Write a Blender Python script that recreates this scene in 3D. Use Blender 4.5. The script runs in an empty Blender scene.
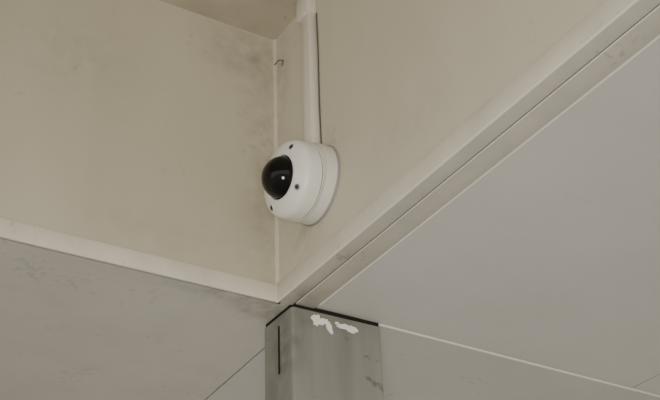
import bpy, bmesh, math, random
from mathutils import Vector, Matrix
random.seed(4)
S=bpy.context.scene

# ---------------------------------------------------------------- materials
def mat(name, base, dark, rough=.6, scale=6.0, streak=0.35, speck=0.0, speck_scale=60, spec=.3, blotch=None, bump=.05, metal=0):
    m=bpy.data.materials.new(name); m.use_nodes=True
    nt=m.node_tree; N=nt.nodes; L=nt.links
    bs=N["Principled BSDF"]; bs.inputs["Roughness"].default_value=rough
    bs.inputs["Specular IOR Level"].default_value=spec; bs.inputs["Metallic"].default_value=metal
    g=N.new("ShaderNodeNewGeometry")
    mp=N.new("ShaderNodeMapping"); mp.inputs["Scale"].default_value=(1,1,streak)
    L.new(g.outputs["Position"],mp.inputs["Vector"])
    n=N.new("ShaderNodeTexNoise"); n.inputs["Scale"].default_value=scale; n.inputs["Detail"].default_value=6; n.inputs["Roughness"].default_value=.6
    L.new(mp.outputs[0],n.inputs["Vector"])
    r=N.new("ShaderNodeValToRGB"); r.color_ramp.elements[0].position=.3; r.color_ramp.elements[1].position=.68
    r.color_ramp.elements[0].color=(*dark,1); r.color_ramp.elements[1].color=(*base,1)
    L.new(n.outputs["Fac"],r.inputs[0])
    col=r.outputs[0]
    def overlay(fac_socket,color,c_in):
        mx=N.new("ShaderNodeMix"); mx.data_type='RGBA'
        L.new(fac_socket,mx.inputs[0]); L.new(c_in,mx.inputs[6]); mx.inputs[7].default_value=(*color,1)
        return mx.outputs[2]
    if speck>0:
        n2=N.new("ShaderNodeTexNoise"); n2.inputs["Scale"].default_value=speck_scale; n2.inputs["Detail"].default_value=3
        L.new(g.outputs["Position"],n2.inputs["Vector"])
        n3=N.new("ShaderNodeTexNoise"); n3.inputs["Scale"].default_value=7; n3.inputs["Detail"].default_value=2
        L.new(g.outputs["Position"],n3.inputs["Vector"])
        mu=N.new("ShaderNodeMath"); mu.operation='MULTIPLY'; L.new(n2.outputs["Fac"],mu.inputs[0]); L.new(n3.outputs["Fac"],mu.inputs[1])
        mr=N.new("ShaderNodeMapRange"); mr.inputs["From Min"].default_value=.36; mr.inputs["From Max"].default_value=.44
        mr.inputs["To Max"].default_value=speck
        L.new(mu.outputs[0],mr.inputs["Value"])
        col=overlay(mr.outputs[0],tuple(c*.35 for c in dark),col)
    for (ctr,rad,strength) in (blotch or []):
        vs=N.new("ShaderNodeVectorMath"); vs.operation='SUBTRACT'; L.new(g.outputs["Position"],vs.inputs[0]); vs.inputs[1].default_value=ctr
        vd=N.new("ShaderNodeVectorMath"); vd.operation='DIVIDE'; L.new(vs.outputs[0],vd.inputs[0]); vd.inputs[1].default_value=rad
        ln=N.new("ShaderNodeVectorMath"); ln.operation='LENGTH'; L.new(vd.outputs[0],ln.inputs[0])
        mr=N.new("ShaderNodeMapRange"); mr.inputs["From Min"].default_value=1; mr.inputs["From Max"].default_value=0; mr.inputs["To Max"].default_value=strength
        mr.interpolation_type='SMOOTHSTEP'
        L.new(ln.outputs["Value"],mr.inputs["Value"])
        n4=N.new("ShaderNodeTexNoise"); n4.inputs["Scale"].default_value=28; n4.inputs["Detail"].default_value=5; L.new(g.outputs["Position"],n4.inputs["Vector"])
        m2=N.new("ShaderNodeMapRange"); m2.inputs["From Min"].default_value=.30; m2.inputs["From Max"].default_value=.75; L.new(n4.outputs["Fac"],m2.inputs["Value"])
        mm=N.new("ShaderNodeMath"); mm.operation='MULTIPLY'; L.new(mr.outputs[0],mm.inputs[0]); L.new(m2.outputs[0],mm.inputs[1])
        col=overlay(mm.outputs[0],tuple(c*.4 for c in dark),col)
    L.new(col,bs.inputs["Base Color"])
    if bump:
        b=N.new("ShaderNodeBump"); b.inputs["Strength"].default_value=bump; b.inputs["Distance"].default_value=.01
        L.new(n.outputs["Fac"],b.inputs["Height"]); L.new(b.outputs[0],bs.inputs["Normal"])
    return m

def flat(name,c,rough=.5,spec=.5,metal=0,coat=0):
    m=bpy.data.materials.new(name); m.use_nodes=True; N=m.node_tree.nodes; L=m.node_tree.links
    bs=N["Principled BSDF"]; bs.inputs["Roughness"].default_value=rough
    bs.inputs["Specular IOR Level"].default_value=spec; bs.inputs["Metallic"].default_value=metal; bs.inputs["Coat Weight"].default_value=coat
    n=N.new("ShaderNodeTexNoise"); n.inputs["Scale"].default_value=40
    g=N.new("ShaderNodeTexCoord"); L.new(g.outputs["Object"],n.inputs["Vector"])
    r=N.new("ShaderNodeValToRGB"); r.color_ramp.elements[0].color=(*[x*.93 for x in c],1); r.color_ramp.elements[1].color=(*c,1)
    L.new(n.outputs["Fac"],r.inputs[0]); L.new(r.outputs[0],bs.inputs["Base Color"])
    return m

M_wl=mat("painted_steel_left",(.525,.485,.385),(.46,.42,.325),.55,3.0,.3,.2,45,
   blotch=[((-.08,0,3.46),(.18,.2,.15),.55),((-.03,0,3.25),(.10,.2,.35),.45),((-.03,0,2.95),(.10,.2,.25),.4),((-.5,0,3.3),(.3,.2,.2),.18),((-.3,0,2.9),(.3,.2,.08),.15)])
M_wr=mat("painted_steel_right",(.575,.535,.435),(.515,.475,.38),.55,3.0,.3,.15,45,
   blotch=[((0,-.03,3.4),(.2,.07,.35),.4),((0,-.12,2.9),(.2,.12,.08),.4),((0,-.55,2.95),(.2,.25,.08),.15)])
M_trim=mat("trim_paint",(.68,.64,.55),(.59,.55,.46),.45,9,1,.35,70)
M_top=mat("upper_ceiling_paint",(.48,.44,.35),(.39,.35,.275),.7,7,1,.5,40)
M_sl=mat("soffit_panel_left",(.52,.50,.45),(.465,.44,.39),.6,4,1,.2,55,
   blotch=[((-.14,.03,2.8),(.30,.07,.1),.5),((.0,.06,2.8),(.12,.08,.1),.8),((-.4,.3,2.8),(.25,.2,.1),.1)])
M_sr=mat("soffit_panel_right",(.555,.54,.51),(.515,.50,.47),.5,2.5,1,.06,55)
M_sf=mat("soffit_panel_far",(.515,.50,.47),(.465,.45,.42),.5,2.5,1,.15,55)
M_strip=mat("flange_underside",(.56,.53,.465),(.49,.46,.40),.5,8,1,.35,70,
   blotch=[((.04,-.04,2.8),(.07,.10,.1),.8),((.03,-.5,2.8),(.05,.35,.1),.25)])
M_line=flat("white_line",(.80,.78,.73),.5)
M_dark=flat("dark_gap",(.02,.018,.015),.9,.1)
M_col=mat("galvanised_column",(.31,.305,.27),(.205,.20,.172),.38,11,.10,.5,50,
   blotch=[((.1,-.01,2.77),(.2,.1,.04),.35),((.03,.03,2.7),(.06,.1,.14),.8),((.03,.06,2.4),(.03,.1,.5),.5)],spec=.5,metal=.3,bump=.02)
M_chip=flat("peeled_paint",(.85,.83,.78),.7)
M_white=flat("white_plastic",(.75,.74,.69),.38,.5)
M_base=flat("base_plastic",(.68,.66,.60),.45,.5)
M_gask_shade=flat("gasket_rim_shade",(.30,.29,.26),.6,.3)  # gasket grey, also the painted shade on the mount flange
M_cond=flat("conduit_plastic",(.65,.615,.53),.45)
M_black=flat("dome_black",(.003,.003,.0035),.09,.28)
M_lens=flat("lens_black",(.02,.02,.024),.15,.5)
M_screw=flat("steel_screw",(.18,.17,.16),.4,.5,.7)
M_ground=mat("concrete_ground",(.45,.43,.385),(.37,.35,.31),.85,1.5,1,.3,20)

# ---------------------------------------------------------------- helpers
def obj(name,bm,m,parent=None,smooth=False):
    me=bpy.data.meshes.new(name); bmesh.ops.recalc_face_normals(bm,faces=bm.faces); bm.to_mesh(me); bm.free()
    if smooth:
        for p in me.polygons: p.use_smooth=True
        try: me.set_sharp_from_angle(angle=math.radians(35))
        except Exception: pass
    o=bpy.data.objects.new(name,me); S.collection.objects.link(o)
    me.materials.append(m)
    if parent: o.parent=parent
    return o
def empty(name):
    e=bpy.data.objects.new(name,None); S.collection.objects.link(e); return e
def prism(name,poly,z0,z1,m,parent=None,bev=0):
    bm=bmesh.new()
    a=[bm.verts.new((x,y,z0)) for x,y in poly]; b=[bm.verts.new((x,y,z1)) for x,y in poly]
    n=len(poly); bm.faces.new(a); bm.faces.new(b)
    for i in range(n): bm.faces.new((a[i],a[(i+1)%n],b[(i+1)%n],b[i]))
    if bev: bmesh.ops.bevel(bm,geom=bm.edges[:],offset=bev,segments=2,affect='EDGES',profile=.5)
    return obj(name,bm,m,parent,bool(bev))
def box(name,x0,x1,y0,y1,z0,z1,m,parent=None,bev=0):
    return prism(name,[(x0,y0),(x1,y0),(x1,y1),(x0,y1)],z0,z1,m,parent,bev)

Z=2.80; ZT=3.535
# ---------------------------------------------------------------- recess walls
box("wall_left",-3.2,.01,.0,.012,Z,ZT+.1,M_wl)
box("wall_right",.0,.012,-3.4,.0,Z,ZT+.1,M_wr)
box("trim_1",-3.2,-.004,-.006,.001,Z-.006,Z+.036,M_trim,bev=.0015)
box("trim_2",-.006,.001,-3.4,-.002,Z-.006,Z+.040,M_trim,bev=.0015)
bm=bmesh.new()
pts=[(0.001,.001),(-.006,.001),(-.0035,-.0035),(.001,-.007)]
lo=[]
for k in range(40):
    z=Z+.03+(ZT-Z-.03)*k/39
    w=1+.15*math.sin(k*2.1)+.12*random.random()
    lo.append([bm.verts.new((px*w if px<0 else px,py*w if py<0 else py,z)) for (px,py) in pts])
for A,B in zip(lo,lo[1:]):
    for i in range(3): bm.faces.new((A[i],A[i+1],B[i+1],B[i]))
obj("trim_3",bm,M_wr,smooth=True)

# ---------------------------------------------------------------- ceilings
ceil=empty("ceiling")
box("upper_panel",-3.2,.012,-3.4,.012,ZT,ZT+.02,M_top,ceil)
prism("soffit_panel_1",[(-3.2,.002),(.078,.002),(.101,.58),(.25,4),(-3.2,4)],Z,Z+.03,M_sl,ceil)
prism("soffit_panel_2",[(.084,.0),(3.2,.085),(3.2,4),(.259,4),(.106,.58)],Z,Z+.03,M_sf,ceil)
prism("soffit_panel_3",[(.097,-3.4),(1.062,-3.4),(1.062,.018),(.0915,-.012)],Z,Z+.03,M_sr,ceil)
prism("soffit_panel_4",[(1.068,-3.4),(3.2,-3.4),(3.2,.078),(1.068,.018)],Z,Z+.03,M_sr,ceil)
box("gap_backing_1",.014,3.2,-3.4,4,Z+.031,Z+.035,M_dark,ceil)
box("gap_backing_2",-3.2,.013,.014,4,Z+.031,Z+.035,M_dark,ceil)
box("flange_strip_1",.0,.033,-3.4,-.004,Z-.005,Z+.02,M_strip,ceil,.001)
box("flange_groove",.033,.0375,-3.4,-.004,Z-.0015,Z+.02,M_dark,ceil)
box("flange_bead",.0375,.0400,-3.4,-.016,Z-.004,Z+.02,M_line,ceil,.0005)
box("flange_strip_2",.040,.088,-3.4,-.004,Z-.002,Z+.03,M_strip,ceil,.001)
box("flange_edge_line",-.0068,-.0032,-3.4,-.004,Z-.0080,Z-.004,M_line,ceil,.0005)  # thin pale line along the lip's lower edge
prism("sealant_1",[(.088,-.03),(.093,-3.4),(.0975,-3.4),(.0915,-.03)],Z-.003,Z+.01,M_line,ceil)
prism("sealant_2",[(.262,-.0062),(3.2,.0800),(3.2,.0850),(.262,-.0012)],Z-.003,Z+.01,M_line,ceil)

# ---------------------------------------------------------------- column
col=empty("steel_column")
cx0,cx1,cy0,cy1=.028,.262,-.012,.120
bm=bmesh.new()
def ring(x0,x1,y0,y1,z,r=.008,seg=5):
    out=[]
    for (cx,cy,a0) in ((x1-r,y1-r,0),(x0+r,y1-r,90),(x0+r,y0+r,180),(x1-r,y0+r,270)):
        for k in range(seg+1):
            a=math.radians(a0+90*k/seg); out.append(bm.verts.new((cx+r*math.cos(a),cy+r*math.sin(a),z)))
    return out
r0=ring(cx0,cx1,cy0,cy1,0); r1=ring(cx0,cx1,cy0,cy1,Z-.012)
n=len(r0)
for i in range(n): bm.faces.new((r0[i],r0[(i+1)%n],r1[(i+1)%n],r1[i]))
bm.faces.new(r0); bm.faces.new(r1)
obj("shaft",bm,M_col,col,True)
box("base_plate",cx0-.06,cx1+.06,cy0-.06,cy1+.06,0,.015,M_col,col,.002)
box("gap_shade",cx0+.004,cx1-.004,cy0+.004,cy1-.004,Z-.014,Z,M_dark,col)  # dark block standing in for the shaded gap above the shaft
box("side_slot",cx0-.001,cx0+.002,.044,.051,Z-.15,Z-.035,M_dark,col)
def chip(name,pts,y):
    bm=bmesh.new(); a=[bm.verts.new((x,y,z)) for x,z in pts]; b=[bm.verts.new((x,y+.0015,z)) for x,z in pts]
    bm.faces.new(a); bm.faces.new(b); n=len(pts)
    for i in range(n): bm.faces.new((a[i],a[(i+1)%n],b[(i+1)%n],b[i]))
    obj(name,bm,M_chip,col)
def blob(cx,cz,w,h,ang,seed):
    random.seed(seed); out=[]
    for k in range(18):
        t=2*math.pi*k/18; rr=random.uniform(.65,1.15)
        x=w*math.cos(t)*rr; z=h*math.sin(t)*rr
        out.append((cx+x*math.cos(ang)-z*math.sin(ang),cz+x*math.sin(ang)+z*math.cos(ang)))
    return out
chip("paint_flake_1",blob(.090,2.768,.014,.015,.6,1),cy0-.0012)
chip("paint_flake_2",blob(.106,2.768,.019,.009,.2,7),cy0-.0014)
chip("paint_flake_3",blob(.122,2.757,.007,.017,.35,2),cy0-.0012)
chip("paint_flake_4",blob(.160,2.768,.019,.007,.05,3),cy0-.0012)
chip("paint_flake_5",blob(.180,2.764,.019,.009,-.1,5),cy0-.0014)
chip("paint_flake_6",blob(.143,2.772,.006,.004,.3,9),cy0-.0012)

# ---------------------------------------------------------------- dome camera
dome=empty("dome_security_camera")
O=Vector((0,-.188,2.995))
# cover axis is tipped slightly down and outward on its mount
TILT=Matrix.Translation(O)@Matrix.Rotation(math.radians(-7),4,'Y')@Matrix.Rotation(math.radians(4),4,'Z')@Matrix.Translation(-O)
def lathe(name,prof,m,parent,tilt=False,seg=96):
    bm=bmesh.new(); rings=[]
    for d,r in prof:
        if r<1e-6: rings.append([bm.verts.new((O[0]-d,O[1],O[2]))])
        else: rings.append([bm.verts.new((O[0]-d,O[1]+r*math.cos(2*math.pi*i/seg),O[2]+r*math.sin(2*math.pi*i/seg))) for i in range(seg)])
    for A,B in zip(rings,rings[1:]):
        for i in range(seg):
            j=(i+1)%seg
            if len(A)==1: bm.faces.new((A[0],B[i],B[j]))
            elif len(B)==1: bm.faces.new((A[i],A[j],B[0]))
            else: bm.faces.new((A[i],A[j],B[j],B[i]))
    if len(rings[0])>1: bm.faces.new(rings[0])
    if len(rings[-1])>1: bm.faces.new(rings[-1])
    if tilt: bmesh.ops.transform(bm,matrix=TILT,verts=bm.verts)
    return obj(name,bm,m,parent,True)
lathe("mount_flange_shade",[(0,.091),(.004,.0915),(.006,.0905),(.006,.086)],M_gask_shade,dome)  # flange plate coloured darker to carry the shadow around the base rim
lathe("mount_base",[(.005,.0890),(.030,.0887),(.032,.0872),(.032,.070)],M_base,dome)
# tapered collar filling the wedge between the mount and the tipped cover
def wedge():
    seg=96; bm=bmesh.new(); A=[];B=[];C=[]
    for i in range(seg):
        c,s=math.cos(2*math.pi*i/seg),math.sin(2*math.pi*i/seg)
        A.append(bm.verts.new((O[0]-.030,O[1]+.0880*c,O[2]+.0880*s)))
        B.append(bm.verts.new(TILT@Vector((O[0]-.0485,O[1]+.0872*c,O[2]+.0872*s))))
        C.append(bm.verts.new(TILT@Vector((O[0]-.0495,O[1]+.0850*c,O[2]+.0850*s))))
    for P,Q in ((A,B),(B,C)):
        for i in range(seg): j=(i+1)%seg; bm.faces.new((P[i],P[j],Q[j],Q[i]))
    obj("mount_collar",bm,M_base,dome,True)
wedge()
lathe("seam_gasket",[(.044,.0845),(.056,.0845),(.056,.07)],M_gask_shade,dome,True)
sh=.014
prof=[(.051,.078),(.0512,.0850),(.0530,.0868),(.060+sh,.0865),(.0675+sh,.0854),(.0735+sh,.0828),(.0775+sh,.0785),(.0805+sh,.073),(.084+sh,.065),(.0875+sh,.057),(.0885+sh,.0525),(.0875+sh,.0490),(.082+sh,.0478),(.072+sh,.0478)]
lathe("cover",prof,M_white,dome,True)
R=.0470; c0=.081+sh
lathe("bubble",[(c0-.006,R*.995)]+[(c0+R*.95*math.sin(t),R*math.cos(t)) for t in [i*math.pi/2/24 for i in range(25)]],M_black,dome,True)
for k,ang in enumerate((45,135,225,315)):
    a=math.radians(ang); rr=.0690; d=.0832+sh
    nrm=Vector((-.92,.39*math.cos(a),.39*math.sin(a))).normalized()
    p=Vector((O[0]-d,O[1]+rr*math.cos(a),O[2]+rr*math.sin(a)))
    for nm,r1_,h,mm in (("screw_recess",.0085,.0016,M_base),("screw_washer",.0070,.0024,M_screw),("screw_head",.0035,.0045,M_lens)):
        bm=bmesh.new(); bmesh.ops.create_cone(bm,cap_ends=True,segments=24,radius1=r1_,radius2=r1_*.9,depth=h)
        q=nrm.to_track_quat('Z','Y').to_matrix().to_4x4(); q.translation=p
        bmesh.ops.transform(bm,matrix=TILT@q,verts=bm.verts)
        obj(f"{nm}_{k+1}",bm,mm,dome,True)
# conduit
cd=empty("cable_conduit")
box("trunking",-.021,0,-.200,-.166,O[2]+.080,3.50,M_cond,cd,.002)
box("trunking_coupler",-.027,0,-.206,-.153,3.470,ZT,M_cond,cd,.003)
box("conduit_gland",-.025,0,-.204,-.162,O[2]+.078,O[2]+.100,M_cond,cd,.003)
def curve(name,pts,r,m,parent=None):
    cu=bpy.data.curves.new(name,'CURVE'); cu.dimensions='3D'; cu.bevel_depth=r; cu.bevel_resolution=3
    s=cu.splines.new('POLY'); s.points.add(len(pts)-1)
    for p,q in zip(s.points,pts): p.co=(*q,1)
    o=bpy.data.objects.new(name,cu); S.collection.objects.link(o); cu.materials.append(m)
    if parent: o.parent=parent
    return o
curve("trunking_shadow_line",[(-.0022,-.207,3.47),(-.0022,-.2085,3.35),(-.0022,-.206,3.2),(-.0022,-.208,3.09)],.0016,M_screw,cd)  # thin dark line modelled for the shadow beside the trunking's right edge
curve("wire_clip",[(-.001,-.004,3.46),(-.010,-.014,3.445),(-.006,-.03,3.45),(-.002,-.045,3.44),(-.004,-.04,3.425)],.0012,M_screw)

box("ground",-14,14,-14,14,-.1,0,M_ground)

# ---------------------------------------------------------------- light
w=bpy.data.worlds.new("World"); S.world=w; w.use_nodes=True
bg=w.node_tree.nodes["Background"]; bg.inputs[0].default_value=(1,.98,.93,1); bg.inputs[1].default_value=1.33
def area(name,loc,target,size,power,color=(1,.955,.87),spread=180):
    l=bpy.data.lights.new(name,'AREA'); l.shape='DISK'; l.size=size; l.energy=power; l.color=color; l.spread=math.radians(spread)
    o=bpy.data.objects.new(name,l); S.collection.objects.link(o); o.location=loc
    o.rotation_euler=(Vector(target)-Vector(loc)).to_track_quat('-Z','Y').to_euler(); return o
area("fill_light",(-1.8,-3.0,.9),(.2,-.15,2.82),.9,14,spread=75)  # added unseen fill behind the viewpoint, brightens the corner; no real fixture

# ---------------------------------------------------------------- camera
Mx=((0.85722,0.24628,0.45224),(-0.51386,0.46609,0.72021),(-0.03341,-0.84977,0.52609))
cam=bpy.data.cameras.new("Camera"); co=bpy.data.objects.new("Camera",cam); S.collection.objects.link(co)
co.matrix_world=Matrix(((Mx[0][0],-Mx[0][1],-Mx[0][2],-1.14735),(Mx[1][0],-Mx[1][1],-Mx[1][2],-2.05884),(Mx[2][0],-Mx[2][1],-Mx[2][2],1.6),(0,0,0,1)))
cam.sensor_width=36; cam.lens=36*1195.5/660; cam.clip_start=.02
S.camera=co
